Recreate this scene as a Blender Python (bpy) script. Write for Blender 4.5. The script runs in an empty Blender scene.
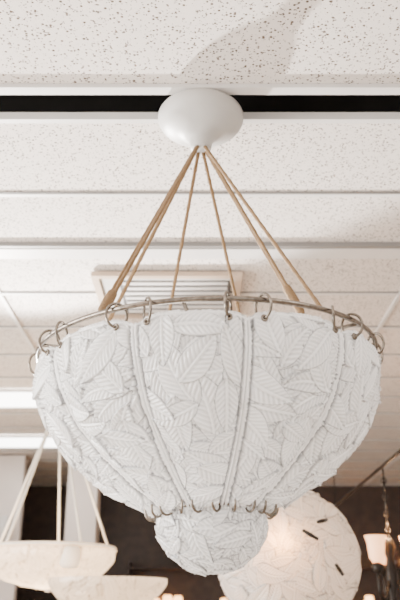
import bpy, math, random
import numpy as np
from mathutils import Vector, Matrix
random.seed(4); rng=np.random.RandomState(11)
S=bpy.context.scene
CZ=1.45; CH=3.30   # camera height, ceiling height
def link(o,parent=None):
    S.collection.objects.link(o)
    if parent: o.parent=parent
    return o
def empty(name,loc=(0,0,0)):
    e=bpy.data.objects.new(name,None); e.empty_display_size=.1; e.location=loc; return link(e)
# ---------------- materials
def mat(name,col,rough=.5,metal=0,emis=0,ecol=None,trans=0,noise=0,nscale=20,bump=0):
    m=bpy.data.materials.new(name); m.use_nodes=True; nt=m.node_tree; N=nt.nodes; L=nt.links
    b=N['Principled BSDF']; b.inputs['Base Color'].default_value=(*col,1)
    b.inputs['Roughness'].default_value=rough; b.inputs['Metallic'].default_value=metal
    if emis:
        b.inputs['Emission Color'].default_value=(*(ecol or col),1); b.inputs['Emission Strength'].default_value=emis
    if noise or bump:
        tc=N.new('ShaderNodeTexCoord'); n=N.new('ShaderNodeTexNoise'); n.inputs['Scale'].default_value=nscale; n.inputs['Detail'].default_value=4
        L.new(tc.outputs['Object'],n.inputs['Vector'])
        if noise:
            r=N.new('ShaderNodeValToRGB'); r.color_ramp.elements[0].position=.3; r.color_ramp.elements[1].position=.7
            r.color_ramp.elements[0].color=(*[c*(1-noise) for c in col],1); r.color_ramp.elements[1].color=(*col,1)
            L.new(n.outputs['Fac'],r.inputs['Fac']); L.new(r.outputs['Color'],b.inputs['Base Color'])
        if bump:
            bp=N.new('ShaderNodeBump'); bp.inputs['Strength'].default_value=bump; bp.inputs['Distance'].default_value=.01
            L.new(n.outputs['Fac'],bp.inputs['Height']); L.new(bp.outputs['Normal'],b.inputs['Normal'])
    return m
def tile_mat():
    m=bpy.data.materials.new('ceiling_tile_mat'); m.use_nodes=True; nt=m.node_tree; N=nt.nodes; L=nt.links
    b=N['Principled BSDF']; b.inputs['Roughness'].default_value=.9
    tc=N.new('ShaderNodeTexCoord')
    v=N.new('ShaderNodeTexVoronoi'); v.inputs['Scale'].default_value=78
    n=N.new('ShaderNodeTexNoise'); n.inputs['Scale'].default_value=92; n.inputs['Detail'].default_value=2
    for x in (v,n): L.new(tc.outputs['Object'],x.inputs['Vector'])
    sep=N.new('ShaderNodeSeparateColor'); L.new(v.outputs['Color'],sep.inputs[0])
    th=N.new('ShaderNodeMath'); th.operation='MULTIPLY_ADD'; th.inputs[1].default_value=.52; th.inputs[2].default_value=-.11
    L.new(sep.outputs[0],th.inputs[0])
    lt=N.new('ShaderNodeMath'); lt.operation='SUBTRACT'; L.new(th.outputs[0],lt.inputs[0]); L.new(v.outputs['Distance'],lt.inputs[1])
    mr=N.new('ShaderNodeMapRange'); mr.inputs['From Min'].default_value=-.03; mr.inputs['From Max'].default_value=.05
    L.new(lt.outputs[0],mr.inputs['Value'])
    mr2=N.new('ShaderNodeMapRange'); mr2.inputs['From Min'].default_value=.62; mr2.inputs['From Max'].default_value=.69
    L.new(n.outputs['Fac'],mr2.inputs['Value'])
    mx=N.new('ShaderNodeMath'); mx.operation='MAXIMUM'; L.new(mr.outputs[0],mx.inputs[0]); L.new(mr2.outputs[0],mx.inputs[1])
    mix=N.new('ShaderNodeMix'); mix.data_type='RGBA'; mix.inputs[6].default_value=(.76,.70,.65,1); mix.inputs[7].default_value=(.11,.075,.05,1)
    L.new(mx.outputs[0],mix.inputs[0]); L.new(mix.outputs[2],b.inputs['Base Color'])
    bp=N.new('ShaderNodeBump'); bp.invert=True; bp.inputs['Strength'].default_value=.6; bp.inputs['Distance'].default_value=.004
    L.new(mx.outputs[0],bp.inputs['Height']); L.new(bp.outputs['Normal'],b.inputs['Normal'])
    return m
def glass_mat(name,hi,lo,trans=.35):
    m=bpy.data.materials.new(name); m.use_nodes=True; nt=m.node_tree; N=nt.nodes; L=nt.links
    b=N['Principled BSDF']; b.inputs['Roughness'].default_value=.17; b.inputs['IOR'].default_value=1.6
    b.inputs['Coat Weight'].default_value=1.0; b.inputs['Coat Roughness'].default_value=.08
    a=N.new('ShaderNodeAttribute'); a.attribute_name='relief_shade'  # attribute carries painted crease shade into the glass colour
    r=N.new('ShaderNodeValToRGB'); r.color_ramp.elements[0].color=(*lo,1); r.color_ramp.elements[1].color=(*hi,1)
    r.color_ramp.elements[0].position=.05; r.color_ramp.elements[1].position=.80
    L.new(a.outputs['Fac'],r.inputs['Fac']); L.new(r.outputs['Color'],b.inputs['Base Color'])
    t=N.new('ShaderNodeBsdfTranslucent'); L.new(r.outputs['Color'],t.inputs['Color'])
    mx=N.new('ShaderNodeMixShader'); mx.inputs[0].default_value=trans
    L.new(b.outputs[0],mx.inputs[1]); L.new(t.outputs[0],mx.inputs[2]); L.new(mx.outputs[0],N['Material Output'].inputs[0])
    return m
M_tile=tile_mat()
M_bar=mat('grid_bar_mat',(.74,.715,.69),.5,noise=.08,nscale=5)
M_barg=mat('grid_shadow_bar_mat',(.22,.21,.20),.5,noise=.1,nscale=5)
M_white=mat('white_plaster_mat',(.52,.51,.49),.45,noise=.04,nscale=9)
M_black=mat('plenum_dark_mat',(.012,.010,.009),.9,noise=.5,nscale=6)
M_nickel=mat('aged_nickel_mat',(.32,.28,.24),.22,metal=1,noise=.55,nscale=60)
M_cord=mat('silk_cord_mat',(.34,.21,.10),.75,noise=.45,nscale=260,bump=.8)
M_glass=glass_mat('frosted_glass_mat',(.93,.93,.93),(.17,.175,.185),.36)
M_wall=mat('wall_paint_mat',(.66,.60,.56),.8,noise=.06,nscale=3)
M_floor=mat('floor_mat',(.50,.43,.36),.5,noise=.2,nscale=4)
M_brown=mat('dark_wood_mat',(.050,.028,.020),.5,noise=.5,nscale=8)
M_dark=mat('bronze_mat',(.03,.024,.02),.4,metal=.6,noise=.3,nscale=30)
# ---------------- mesh helpers
def mesh_obj(name,V,F,m,parent=None,smooth=False):
    me=bpy.data.meshes.new(name); me.from_pydata([tuple(v) for v in V],[],[tuple(f) for f in F]); me.update()
    if smooth: me.polygons.foreach_set('use_smooth',[True]*len(me.polygons))
    for mm in (m if isinstance(m,(list,tuple)) else [m]): me.materials.append(mm)
    return link(bpy.data.objects.new(name,me),parent)
class B:
    def __init__(s): s.V=[];s.F=[];s.ref=None
    def box(s,x0,x1,y0,y1,z0,z1):
        o=len(s.V); s.V+=[(x,y,z) for x in (x0,x1) for y in (y0,y1) for z in (z0,z1)]
        s.F+=[tuple(o+i for i in f) for f in ((0,1,3,2),(4,6,7,5),(0,4,5,1),(2,3,7,6),(0,2,6,4),(1,5,7,3))]
    def tube(s,pts,r,n=8,closed=False):
        pts=[Vector(p) for p in pts]; o=len(s.V); k=len(pts)
        rr=r if isinstance(r,(list,tuple)) else [r]*k
        for i,p in enumerate(pts):
            a=pts[(i-1)%k] if (closed or i>0) else p; b=pts[(i+1)%k] if (closed or i<k-1) else p
            t=(b-a).normalized()
            ref=s.ref if s.ref else (Vector((0,0,1)) if abs(t.z)<.95 else Vector((0,1,0)))
            u=t.cross(ref).normalized(); w=t.cross(u)
            for j in range(n):
                an=2*math.pi*j/n; q=p+(u*math.cos(an)+w*math.sin(an))*rr[i]; s.V.append(tuple(q))
        for i in range(k if closed else k-1):
            for j in range(n):
                s.F.append((o+i*n+j,o+i*n+(j+1)%n,o+((i+1)%k)*n+(j+1)%n,o+((i+1)%k)*n+j))
        if not closed:
            s.F.append(tuple(o+j for j in range(n))[::-1]); s.F.append(tuple(o+(k-1)*n+j for j in range(n)))
    def torus(s,c,R,r,nx,ny,n=24,m=8,arc=(0,2*math.pi),sy=1.0):
        c=Vector(c); nx=Vector(nx).normalized(); ny=Vector(ny).normalized()
        full=abs(arc[1]-arc[0]-2*math.pi)<1e-4
        pts=[c+(nx*math.cos(arc[0]+(arc[1]-arc[0])*i/n)+ny*math.sin(arc[0]+(arc[1]-arc[0])*i/n)*sy)*R for i in range(n if full else n+1)]
        s.ref=nx.cross(ny); s.tube(pts,r,m,closed=full); s.ref=None
    def lathe(s,prof,c=(0,0,0),n=48):
        o=len(s.V)
        for (r,z) in prof:
            for j in range(n):
                a=2*math.pi*j/n
                s.V.append((c[0]+r*math.cos(a),c[1]+r*math.sin(a),c[2]+z))
        for i in range(len(prof)-1):
            for j in range(n):
                s.F.append((o+i*n+j,o+i*n+(j+1)%n,o+(i+1)*n+(j+1)%n,o+(i+1)*n+j))
    def obj(s,name,m,parent=None,smooth=False): return mesh_obj(name,s.V,s.F,m,parent,smooth)
def smoothprof(pts,n):
    P=np.array(pts,float); P=np.vstack([2*P[0]-P[1],P,2*P[-1]-P[-2]]); out=[]
    for i in range(1,len(P)-2):
        for t in np.linspace(0,1,40,endpoint=False):
            a,b,c,d=P[i-1],P[i],P[i+1],P[i+2]
            out.append(.5*((2*b)+(-a+c)*t+(2*a-5*b+4*c-d)*t*t+(-a+3*b-3*c+d)*t**3))
    out.append(P[-2]); out=np.array(out)
    s=np.concatenate([[0],np.cumsum(np.hypot(*np.diff(out,axis=0).T))])
    q=np.linspace(0,s[-1],n)
    return np.stack([np.interp(q,s,out[:,0]),np.interp(q,s,out[:,1])],1),s[-1]
# ---------------- leaf heightfield (pressed glass), with crease shade painted into its colour factor
def leaf_relief(X,Y,leaves):
    H=np.full(X.shape,-.001); top=np.full(X.shape,-1.); C=np.full(X.shape,.55)
    H+= .0008*np.sin(X*310+np.sin(Y*190)*2)*np.sin(Y*270+np.sin(X*150)*2)
    for k,(cx,cy,ang,Ln,W,layer,bend) in enumerate(leaves):
        dx=X-cx; dy=Y-cy
        a=(dx*math.cos(ang)+dy*math.sin(ang))/(Ln/2); b=(-dx*math.sin(ang)+dy*math.cos(ang))
        b=b-bend*Ln*(1-a*a)
        ac=np.clip(a,-1,1)
        w=W*np.power(np.clip(1-ac*ac,0,1),.75)*(1-.28*ac)+1e-6
        ins=(np.abs(a)<1)&(np.abs(b)<w)
        q=np.abs(b)/w
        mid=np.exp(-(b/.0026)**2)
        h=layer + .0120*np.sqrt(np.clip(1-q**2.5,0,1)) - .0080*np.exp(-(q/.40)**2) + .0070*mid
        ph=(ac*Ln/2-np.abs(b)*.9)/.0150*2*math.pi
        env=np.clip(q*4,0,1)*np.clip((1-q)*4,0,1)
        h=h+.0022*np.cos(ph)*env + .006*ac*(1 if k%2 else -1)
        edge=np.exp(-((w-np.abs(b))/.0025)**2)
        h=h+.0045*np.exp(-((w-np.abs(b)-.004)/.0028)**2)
        c=.76+.22*mid-.11*(1-np.cos(ph))*env-.62*edge-.16*np.exp(-((np.abs(b)-.006)/.003)**2)+(layer-.007)*9  # colour factor: painted shade at leaf edges and veins, lighter midribs
        m=ins&(layer+k*1e-6>top)
        H[m]=h[m]; C[m]=c[m]; top[m]=layer+k*1e-6
    return H,np.clip(C,0,1)
def make_leaves(width,height,wfun,L0,n):
    out=[]; pts=[]
    tries=0
    while len(pts)<n and tries<12000:
        tries+=1
        y=rng.uniform(-.02,height+.02); ww=wfun(min(max(y,0),height))
        x=rng.uniform(-.5,.5)*ww
        md=L0*.27*(1-.35*y/height)
        if all((x-p[0])**2+(y-p[1])**2>md*md for p in pts): pts.append((x,y))
    for (x,y) in pts:
        L=L0*rng.uniform(.8,1.3)*(1-.25*y/height)
        out.append((x,y,rng.choice([math.pi/2,math.pi/2+.9,math.pi/2-.9,math.pi*1.5+.5,math.pi*1.5-.5,.2,math.pi-.2])+rng.uniform(-.35,.35),L,L*rng.uniform(.20,.27),rng.uniform(0,.014),rng.uniform(-.12,.12)))
    return out
def relief_bowl(name,prof,npan,ncol,nrow,L0,nleaf,m,parent,phase,bead=True,amp=1.0,lobe=0.0):
    P,H=smoothprof(prof,nrow)
    T=np.gradient(P,axis=0); T/=np.hypot(T[:,0],T[:,1])[:,None]
    nr=-T[:,1]; nz=T[:,0]
    u=np.linspace(-.5,.5,ncol,endpoint=False)+.5/ncol
    s=np.linspace(0,H,nrow); W=2*math.pi*P[:,0]/npan
    wf=lambda y: float(np.interp(y,s,W))
    X=u[None,:]*W[:,None]; Y=np.repeat(s[:,None],ncol,1)
    VV=np.zeros((nrow,ncol*npan,3)); RR=np.zeros((nrow,ncol*npan))
    variants=[leaf_relief(X,Y,make_leaves(W.max(),H,wf,L0,nleaf)) for _ in range(3)]
    for p in range(npan):
        h,c=variants[p%3]; h=h.copy()*amp; c=c.copy()
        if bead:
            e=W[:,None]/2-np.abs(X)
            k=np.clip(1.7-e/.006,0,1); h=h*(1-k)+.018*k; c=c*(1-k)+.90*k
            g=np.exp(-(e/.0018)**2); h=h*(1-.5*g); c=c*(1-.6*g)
            g=np.exp(-((e-.0135)/.0038)**2); c=c*(1-.8*g); h=h-.006*g  # shade beside the seam beads painted into the colour, plus a real groove
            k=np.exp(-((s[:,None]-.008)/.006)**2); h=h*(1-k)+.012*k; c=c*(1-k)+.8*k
        if lobe: h=h+lobe*((1-(2*u)**2)[None,:]-.70)*np.sin(math.pi*np.clip(s/H,0,1))[:,None]**.6
        ang=phase+(p+.5+u)*2*math.pi/npan
        r=P[:,0][:,None]+nr[:,None]*h; z=P[:,1][:,None]+nz[:,None]*h
        if bead:
            z=z-(.024*(np.abs(u)*2)**4)[None,:]*np.exp(-s/.05)[:,None]
        sl=slice(p*ncol,(p+1)*ncol)
        VV[:,sl,0]=r*np.sin(ang); VV[:,sl,1]=-r*np.cos(ang); VV[:,sl,2]=z
        RR[:,sl]=c
    C=ncol*npan; V=VV.reshape(-1,3); i=np.arange(nrow-1)[:,None]; j=np.arange(C)[None,:]; j2=(j+1)%C
    F=np.stack([i*C+j,(i+1)*C+j,(i+1)*C+j2,i*C+j2],-1).reshape(-1,4)
    me=bpy.data.meshes.new(name); me.vertices.add(len(V)); me.vertices.foreach_set('co',V.ravel().astype(np.float32))
    me.loops.add(F.size); me.loops.foreach_set('vertex_index',F.ravel().astype(np.int32))
    me.polygons.add(len(F)); me.polygons.foreach_set('loop_start',np.arange(0,F.size,4,dtype=np.int32))
    me.update(calc_edges=True); me.validate()
    me.polygons.foreach_set('use_smooth',[True]*len(me.polygons))
    at=me.attributes.new('relief_shade','FLOAT','POINT'); at.data.foreach_set('value',RR.ravel().astype(np.float32))
    me.materials.append(m)
    return link(bpy.data.objects.new(name,me),parent)
# =====================================================================
# CHANDELIER
D=2.61
root=empty('glass_bowl_chandelier',(0.003,D,CH))
b=B()
prof=[(.0,.0),(.08,.0),(.13,-.008),(.158,-.028),(.165,-.050),(.160,-.072),(.142,-.094),(.112,-.112),(.080,-.126),(.058,-.140),(.046,-.156),(.041,-.176),(.036,-.190),(.0,-.192)]
pp,_=smoothprof(prof,60); b.lathe([(max(r,0),z) for r,z in pp],n=64); b.obj('canopy',M_white,root,True)
b=B(); b.tube([(0,0,.10),(0,0,-.005)],.02,12); b.box(-.09,.09,-.06,.06,-.002,.012); b.box(-.02,.02,-.3,.3,.03,.06); b.obj('mounting_bracket',M_dark,root)
bw=empty('bowl_assembly'); bw.parent=root; RZ=CZ+.818-CH
bw.location=(.020,0,RZ); bw.rotation_euler=(0,math.radians(-1.6),0)
phase=math.radians(10.9)
main=[(.548,-.026),(.554,-.07),(.549,-.13),(.529,-.19),(.490,-.26),(.435,-.32),(.368,-.375),(.290,-.427),(.220,-.466),(.168,-.495)]
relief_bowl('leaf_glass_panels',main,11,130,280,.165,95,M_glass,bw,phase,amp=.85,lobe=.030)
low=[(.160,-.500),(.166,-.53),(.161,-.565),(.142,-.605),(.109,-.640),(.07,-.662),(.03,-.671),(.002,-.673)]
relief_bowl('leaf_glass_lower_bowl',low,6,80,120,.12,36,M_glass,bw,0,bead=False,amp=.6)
b=B()
b.torus((0,0,.004),.566,.0080,(1,0,0),(0,1,0),n=128,m=12)
b.torus((0,0,-.497),.180,.0050,(1,0,0),(0,1,0),n=64,m=8)
b.obj('metal_rim_ring',M_nickel,bw,True)
b=B()
for p in range(11):
    for off in (-.085,.085):
        a=phase+p*2*math.pi/11+off+random.uniform(-.02,.02)
        rad=Vector((math.sin(a),-math.cos(a),0)); tan=Vector((math.cos(a),math.sin(a),0))
        c=rad*.568+Vector((0,0,-.016))
        tw=random.uniform(.35,.95)*(1 if off>0 else -1); d=(rad*math.cos(tw)+tan*math.sin(tw))
        b.torus(c,.030,.0042,d,(0,0,1),n=22,m=7,sy=1.2)
        b.torus(rad*.572+Vector((0,0,-.052)),.007,.0045,tan,(0,0,1),n=10,m=6)
    for off in (-.13,.15):
        a=phase+p*2*math.pi/11+off
        rad=Vector((math.sin(a),-math.cos(a),0)); tan=Vector((math.cos(a),math.sin(a),0))
        b.torus(rad*.190+Vector((0,0,-.492)),.023,.0040,(rad+tan*random.uniform(-.9,.9)),(0,0,1),n=18,m=6,sy=1.25)
b.obj('hook_rings',M_nickel,bw,True)
b=B()
for k in range(3):
    a=k*math.pi/3+.4; v=Vector((math.cos(a),math.sin(a),0))*.562; b.tube([v,-v],.006,8)
b.tube([(0,0,0),(0,0,-.49)],.010,10)
for k in range(4):
    a=k*math.pi/2; b.tube([(0,0,-.10),(.08*math.cos(a),.08*math.sin(a),-.11),(.15*math.cos(a),.15*math.sin(a),-.08)],.006,8)
b.obj('inner_frame',M_nickel,bw,True)
M_bulb=mat('bulb_mat',(1,.95,.85),.4,emis=6,ecol=(1,.93,.82))
b=B()
for k in range(4):
    a=k*math.pi/2; b.lathe([(.012,0),(.014,.02),(.028,.055),(.030,.075),(.022,.1),(.002,.108)],(.15*math.cos(a),.15*math.sin(a),-.08),n=16)
b.obj('bulbs',M_bulb,bw,True)
l=bpy.data.lights.new('bowl_fill_light','POINT'); l.energy=12; l.color=(1,.94,.87); l.shadow_soft_size=.12
o=bpy.data.objects.new('bowl_fill_light',l); o.location=(-.14,0,-.20); link(o,bw)  # added fill light, brightens the glass from inside the bowl
# cords
b=B(); kn=B()
top=Vector((0,0,-.188))
bwm=Matrix.Translation(bw.location)@Matrix.Rotation(math.radians(-1.6),4,'Y')
for ang,r,dbl in ((-33,.0085,1),(36,.0088,0),(-120,.0100,0),(118,.0095,1),(-158,.0095,0),(158,.0095,0)):
    a=math.radians(ang); rad=Vector((math.sin(a),-math.cos(a),0))
    end=bwm@(rad*.560+Vector((0,0,.008)))
    st=top+rad*.024
    for q in ((-1,1) if dbl else (0,)):
        tan=Vector((math.cos(a),math.sin(a),0))*q*.008
        N=60
        pts=[st+tan*.3+(end+tan-st-tan*.3)*(i/N) for i in range(N+1)]
        b.tube(pts,[r*.75*(1+.10*math.sin(i*2.1)) for i in range(N+1)],8)
    if dbl:
        tt=(.60,.61,.66,.715,.73) if ang>0 else (.90,.91,.95,.99,1.0)
        kn.tube([st+(end-st)*t for t in tt],[r*1.1,r*1.8,r*2.0,r*1.8,r*1.2],10)
b.obj('suspension_cords',M_cord,root,True); kn.obj('cord_bindings',M_cord,root,True)
# =====================================================================
# ROOM
XW=4.6; YB=-3.2; YF=12.0
b=B(); t=B(); g=B()
rows=[]; y=2.50
while y>YB: rows.append((y-.61,y)); y-=.61
y=2.68
while y<YF: rows.append((y,min(y+.61,YF))); y+=.61
seams=sorted({round(v,3) for r in rows for v in r})
for i,(y0,y1) in enumerate(rows):
    xs=[-XW,-3.66,-1.22,1.22,3.66,XW] if y0<5 else [-XW,-3.66,-2.44,-1.22,0,1.22,2.44,3.66,XW]
    for x0,x1 in zip(xs[:-1],xs[1:]): b.box(x0,x1,y0,y1,CH,CH+.02)
b.obj('ceiling',M_tile)
for yy in seams:
    if yy in (2.5,2.68): continue
    t.box(-XW,XW,yy-.014,yy+.012,CH-.010,CH-.0005); g.box(-XW,XW,yy-.024,yy-.0145,CH-.007,CH-.0006)  # grey strips beside the bars stand in for their shadow gap
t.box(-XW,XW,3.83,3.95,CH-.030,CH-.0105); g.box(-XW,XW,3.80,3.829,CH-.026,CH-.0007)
t.box(-XW,XW,2.46,2.505,CH-.018,CH-.0008); t.box(-XW,XW,2.672,2.70,CH-.012,CH-.0008); t.box(-XW,XW,2.672,2.679,CH-.0008,CH+.022)
for x in (-3.66,-1.22,1.22,3.66):
    t.box(x-.012,x+.012,YB,2.455,CH-.0055,CH-.0008); t.box(x-.012,x+.012,2.71,YF,CH-.0112,CH-.0008)
for x in (-2.44,0,2.44): t.box(x-.012,x+.012,5.14,YF,CH-.0112,CH-.0008)
t.obj('trim_1',M_bar); g.obj('grid_shade_strips',M_barg)
b=B(); b.box(-XW,XW,YB,YF,CH+.45,CH+.47); b.box(-XW,XW,2.40,2.42,CH+.04,CH+.45); b.box(-XW,XW,2.80,2.82,CH+.04,CH+.45)
b.obj('trim_2',M_black)
b=B(); b.tube([(.35,2.62,CH+.16),(1.4,2.60,CH+.13),(XW-.1,2.58,CH+.16)],.035,10); b.tube([(-XW+.1,2.6,CH+.2),(-.3,2.62,CH+.2)],.02,8); b.obj('conduit_pipe',M_dark)
# vent
v=empty('ceiling_vent',(0,0,0))
b=B(); x0,x1,y0,y1=-.62,.24,4.16,4.85; z=CH-.04; zt=CH-.012
b.box(x0,x1,y0,y0+.04,z,zt); b.box(x0,x1,y1-.04,y1,z,zt); b.box(x0,x0+.04,y0+.04,y1-.04,z,zt); b.box(x1-.04,x1,y0+.04,y1-.04,z,zt)
b.obj('vent_frame',mat('vent_mat',(.50,.38,.28),.5,noise=.1,nscale=6),v)
b=B()
for i in range(7):
    yy=y0+.11+i*.075; b.box(x0+.17,x1-.08,yy,yy+.03,z+.003,z+.012)
b.obj('vent_louvres',M_bar,v)
b=B(); b.box(x0+.15,x1-.06,y0+.09,y1-.05,z+.015,zt); b.obj('vent_core',mat('vent_core_mat',(.10,.095,.09),.8,noise=.2,nscale=8),v)
b=B(); b.box(x0+.04,x0+.15,y0+.04,y1-.04,z+.012,zt); b.box(x0+.15,x1-.04,y0+.04,y0+.09,z+.012,zt); b.obj('vent_plate',M_white,v)
# troffers
M_trof=mat('troffer_diffuser_mat',(1,1,1),.5,emis=9,ecol=(1,.98,.95))
for (x,y) in ((-1.83,6.95),(-1.83,8.8),(-1.83,1.2),(1.83,1.2),(-3.0,4.4)):
    e=empty('ceiling_light_panel',(x,y,CH-.012))
    b=B(); b.box(-.57,.57,-.27,.27,-.012,-.006); b.obj('diffuser',M_trof,e)
    b=B(); b.box(-.60,.60,-.30,-.27,-.02,0); b.box(-.60,.60,.27,.30,-.02,0); b.box(-.60,-.57,-.27,.27,-.02,0); b.box(.57,.60,-.27,.27,-.02,0); b.obj('frame',M_bar,e)
# walls/floor
b=B(); b.box(-XW,XW,YB,YF,-.05,0); b.obj('floor',M_floor)
b=B(); b.box(-XW,XW,YF,YF+.1,0,CH+.45); b.obj('wall_back',M_brown)
b=B(); b.box(XW,XW+.1,YB,YF,0,CH+.45); b.obj('wall_right',M_wall)
b=B()
b.box(-XW-.1,-XW,YB,YF,0,.5); b.box(-XW-.1,-XW,YB,YF,2.9,CH+.45); b.box(-XW-.1,-XW,YB,-1.5,.5,2.9); b.box(-XW-.1,-XW,5.5,YF,.5,2.9); b.obj('wall_left',M_wall)
b=B(); b.box(-XW,XW,YB-.1,YB,0,.3); b.box(-XW,XW,YB-.1,YB,3.0,CH+.45); b.box(-XW,-4.1,YB-.1,YB,.3,3.0); b.box(4.1,XW,YB-.1,YB,.3,3.0); b.obj('wall_front',M_wall)
b=B()
for x in (-4.1,-1.4,1.3,4.04): b.box(x,x+.06,YB-.09,YB-.03,.3,3.0)
b.obj('window_1',M_dark)
b=B()
for y in (-1.5,.8,3.1,5.44): b.box(-XW-.09,-XW-.03,y,y+.06,.5,2.9)
b.obj('window_2',M_white)
b=B(); b.box(-XW,-2.1,9.6,9.75,0,CH-.02); b.box(-1.55,-1.2,9.5,9.85,0,CH-.02); b.obj('wall_partition',M_wall)
# display cabinet on back wall
cab=empty('display_shelf',(0,0,0)); b=B()
for z in (.6,1.1,1.6,2.1): b.box(-1.0,4.2,11.55,11.95,z,z+.02)
for x in (-1.0,1.6,4.17): b.box(x,x+.03,11.55,11.95,0,2.2)
b.obj('shelves',mat('shelf_mat',(.040,.022,.015),.5,noise=.4,nscale=7),cab)
b=B(); c=B()
for i in range(44):
    x=random.uniform(-.9,4.0); z=random.choice([1.12,1.62,1.62,2.12]); s=random.uniform(.6,1.1)
    if i%2==0: c.lathe([(.0,0),(.04*s,.01),(.065*s,.06*s),(.055*s,.13*s),(.035*s,.14*s)],(x,11.70,z),n=16)
    else: b.lathe([(.03*s,0),(.07*s,.05*s),(.09*s,.14*s),(.05*s,.24*s),(.03*s,.28*s),(.05*s,.31*s)],(x,11.78,z),n=16)
b.obj('vases',mat('vase_mat',(.10,.055,.04),.3,noise=.5,nscale=3),cab,True)
c.obj('votive_lamps',mat('votive_glow_mat',(1,.7,.4),.4,emis=7.0,ecol=(1,.50,.20),noise=.2),cab,True)
# =====================================================================
# background lamps
M_ala=mat('alabaster_glow_mat',(.86,.76,.64),.4,emis=.8,ecol=(1,.78,.54),noise=.3,nscale=7)
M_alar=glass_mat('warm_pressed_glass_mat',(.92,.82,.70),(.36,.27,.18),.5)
M_cordw=mat('pale_cord_mat',(.78,.74,.66),.7,noise=.1,nscale=100)
def bowl_pendant(x,y,zr,R,dep,nm,nc=5):
    e=empty(nm,(x,y,0))
    relief_bowl('bowl',[(R*1.03,zr+.015),(R,zr-.01),(R*.97,zr-dep*.3),(R*.8,zr-dep*.65),(R*.5,zr-dep*.9),(R*.2,zr-dep),(.004,zr-dep*1.02)],8,60,70,.22,40,M_alar,e,0,bead=False,amp=1.0)
    b=B(); b.torus((0,0,zr+.015),R*1.03,.012,(1,0,0),(0,1,0),n=64,m=8); b.lathe([(.0,0),(.025,.005),(.02,.03),(.0,.05)],(0,0,zr-dep*1.02-.045),n=16); b.obj('rim',M_ala,e,True)
    b=B(); b.lathe([(R*.18,0),(R*.2,-.02),(R*.14,-.06),(R*.05,-.1),(.0,-.12)],(0,0,CH-.012),n=32); b.obj('canopy',M_white,e,True)
    b=B()
    for k in range(nc):
        a=2*math.pi*k/nc+.35; b.tube([(0,0,CH-.11),(R*.97*math.cos(a),R*.97*math.sin(a),zr+.012)],.010,6)
    b.obj('cords',M_cordw,e,True)
    b=B()
    for k in range(3):
        a=2*math.pi*k/3+5.2; c=(R*.95*math.cos(a),R*.95*math.sin(a),zr-.16)
        b.lathe([(.0,0),(.05,.005),(.075,.03),(.078,.13),(.065,.155),(.0,.16)],c,n=20)
    b.obj('glass_caps',M_ala,e,True)
    l=bpy.data.lights.new('glow','POINT'); l.energy=50; l.color=(1,.74,.48); l.shadow_soft_size=.08
    o=bpy.data.objects.new('bulb_light',l); o.location=(0,0,zr-.04); link(o,e)
bowl_pendant(-1.18,6.6,CZ+.51,.49,.26,'alabaster_pendant_lamp')
e=empty('uplighter_floor_lamp',(-.62,5.7,0)); zr=CZ+.26
relief_bowl('bowl_shade',[(.38,zr),(.37,zr-.04),(.31,zr-.11),(.2,zr-.17),(.06,zr-.2)],8,50,60,.2,40,M_alar,e,0,bead=False)
b=B(); b.lathe([(0,0),(.17,0),(.17,.02),(.05,.05),(.02,.09),(.018,zr-.24),(.05,zr-.22),(.06,zr-.21)],(0,0,0),n=24); b.obj('stem',M_dark,e,True)
l=bpy.data.lights.new('glow','POINT'); l.energy=14; l.color=(1,.74,.48); l.shadow_soft_size=.06
o=bpy.data.objects.new('bulb_light',l); o.location=(0,0,zr-.06); link(o,e)
# big leaf relief globe lamp (two pressed-glass dishes clipped together)
e=empty('leaf_glass_disc_lamp',(.47,4.5,CZ+.30)); e.rotation_euler=(math.radians(90-8),0,math.radians(8))
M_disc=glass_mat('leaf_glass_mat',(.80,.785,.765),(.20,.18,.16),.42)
Rk=.372
dp=[(Rk,0.0),(Rk*.985,-.05),(Rk*.93,-.10),(Rk*.8,-.165),(Rk*.6,-.22),(Rk*.35,-.26),(Rk*.1,-.275),(.003,-.276)]
o=relief_bowl('leaf_glass_front',dp,6,120,160,.19,200,M_disc,e,.2,bead=False,amp=.9); o.rotation_euler=(math.radians(180),0,0)
relief_bowl('leaf_glass_rear',dp,8,40,60,.14,55,M_disc,e,.2,bead=False,amp=.6)
b=B()
for (px,py,an,ln) in ((.13,.14,.5,.04),(.05,.06,-.5,.045),(.20,-.10,-.6,.04)):
    rr=math.hypot(px,py)/Rk; zc=.290*math.sqrt(max(0,1-rr*rr))+.024
    c=Vector((px,py,zc)); d=Vector((math.cos(an),math.sin(an),0)); d=(d-c.normalized()*d.dot(c.normalized())).normalized()
    b.tube([c-d*ln,c,c+d*ln],[.008,.011,.008],8)
b.torus((0,0,0),Rk+.010,.007,(1,0,0),(0,1,0),n=72,m=8)
for k in range(7):
    a=k*2*math.pi/7+.25; b.tube([((Rk-.01)*math.cos(a),(Rk-.01)*math.sin(a),.05),((Rk+.022)*math.cos(a),(Rk+.022)*math.sin(a),.0),((Rk-.01)*math.cos(a),(Rk-.01)*math.sin(a),-.05)],.010,8)
b.obj('metal_clips',M_dark,e,True)
l=bpy.data.lights.new('glow','POINT'); l.energy=9; l.color=(1,.42,.12); l.shadow_soft_size=.02
o=bpy.data.objects.new('bulb_light',l); o.location=(-.08,.03,.21); link(o,e)
l=bpy.data.lights.new('glow','POINT'); l.energy=4; l.color=(1,.82,.62); l.shadow_soft_size=.06
o=bpy.data.objects.new('bulb_light_rear',l); o.location=(.03,0,-.05); link(o,e)
b=B(); b.tube([(-.15,Rk-.02,0),(0,CH-CZ-.33,-.37)],.006,6); b.tube([(.15,Rk-.02,0),(0,CH-CZ-.33,-.37)],.006,6)
b.obj('hanger_cords',M_cordw,e,True)
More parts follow.
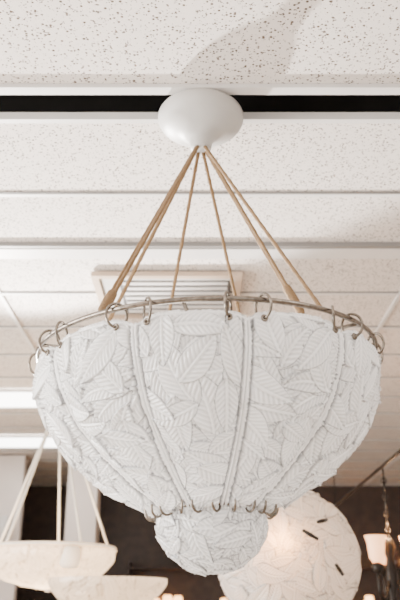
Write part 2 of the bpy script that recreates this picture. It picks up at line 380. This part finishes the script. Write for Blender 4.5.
# tulip-shade lamp hung from a dark rail at right
e=empty('tulip_shade_chandelier',(1.27,5.6,0)); zt=CZ+.46; RL=CZ+.98
b=B(); b.tube([(-.02,-1.5,RL),(-.02,2.0,RL)],.012,10)
for yy in (-1.4,1.95): b.tube([(-.02,yy,RL),(-.02,yy,CH-.012)],.005,6)
b.tube([(0,0,RL),(0,0,zt)],.007,8)
for i in range(9): b.torus((0,0,RL-.03-i*.055),.018,.0045,(1,0,0) if i%2 else (0,1,0),(0,0,1),n=12,m=6)
b.lathe([(.0,.06),(.03,.04),(.045,-.01),(.025,-.08),(.04,-.2),(.02,-.32),(.035,-.38),(.0,-.45)],(0,0,zt),n=20)
for k in range(3):
    a=k*2*math.pi/3-.35; ca,sa=math.cos(a),math.sin(a)
    pts=[(ca*r,sa*r,zt+z) for r,z in ((.03,-.22),(.07,-.32),(.11,-.34),(.14,-.28),(.14,-.16))]; b.tube(pts,.010,8)
    b.lathe([(.0,-.05),(.03,-.04),(.045,0),(.02,.02)],(ca*.14,sa*.14,zt-.13),n=14)
b.obj('arms_and_rail',M_dark,e,True)
b=B()
for k in range(3):
    a=k*2*math.pi/3-.35; c=(math.cos(a)*.14,math.sin(a)*.14,zt-.11)
    b.lathe([(.030,0),(.050,.03),(.056,.09),(.060,.13),(.074,.17)],c,n=20)
b.obj('shades',mat('tulip_glow_mat',(.9,.6,.4),.4,emis=2.8,ecol=(1,.46,.20),noise=.1),e,True)
l=bpy.data.lights.new('glow','POINT'); l.energy=25; l.color=(1,.60,.32); l.shadow_soft_size=.06
o=bpy.data.objects.new('bulb_light',l); o.location=(0,0,zt+.12); link(o,e)
e=empty('wall_sconce_lamp',(-2.25,9.45,CZ+.95)); b=B(); b.lathe([(.0,-.2),(.05,-.18),(.09,-.05),(.10,.12),(.085,.15)],n=24); b.obj('shade',M_white,e,True)
b=B(); b.tube([(0,.14,-.1),(0,0,-.16)],.02,8); b.obj('bracket',M_nickel,e,True)
# =====================================================================
# LIGHT
def area(name,loc,rot,sx,sy,pw,col):
    l=bpy.data.lights.new(name,'AREA'); l.shape='RECTANGLE'; l.size=sx; l.size_y=sy; l.energy=pw; l.color=col
    o=bpy.data.objects.new(name,l); o.location=loc; o.rotation_euler=rot; return link(o)
area('front_fill_area',(0,YB-.3,1.65),(math.radians(90+12),0,0),8,2.7,100,(1,.95,.89))  # added area light from behind the camera, source unseen
area('side_fill_area',(-XW-.3,2.0,1.7),(math.radians(90+8),0,math.radians(-90)),6.8,2.4,880,(1,.96,.92))  # added area light raking the bowl from the left, source unseen
def spot(name,loc,tgt,pw,ang,size,col=(1,.95,.90)):
    l=bpy.data.lights.new(name,'SPOT'); l.energy=pw; l.spot_size=math.radians(ang); l.spot_blend=.4; l.shadow_soft_size=size; l.color=col
    o=bpy.data.objects.new(name,l); o.location=loc; d=Vector(tgt)-Vector(loc); o.rotation_euler=d.to_track_quat('-Z','Y').to_euler(); return link(o)
spot('uplight_spot',(-2.3,6.6,1.95),(0.2,2.2,3.55),5200,34,.08)
w=bpy.data.worlds.new('World'); S.world=w; w.use_nodes=True
bg=w.node_tree.nodes['Background']; bg.inputs[0].default_value=(1,.98,.96,1); bg.inputs[1].default_value=.8
# CAMERA
cam=bpy.data.cameras.new('Camera'); cam.lens=48; cam.sensor_width=36; cam.sensor_fit='AUTO'; cam.clip_start=.05
cam.dof.use_dof=True; cam.dof.focus_distance=2.4; cam.dof.aperture_fstop=3.6
co=bpy.data.objects.new('Camera',cam); co.location=(0,0,CZ); co.rotation_euler=(math.radians(90+21.8),0,0); link(co); S.camera=co
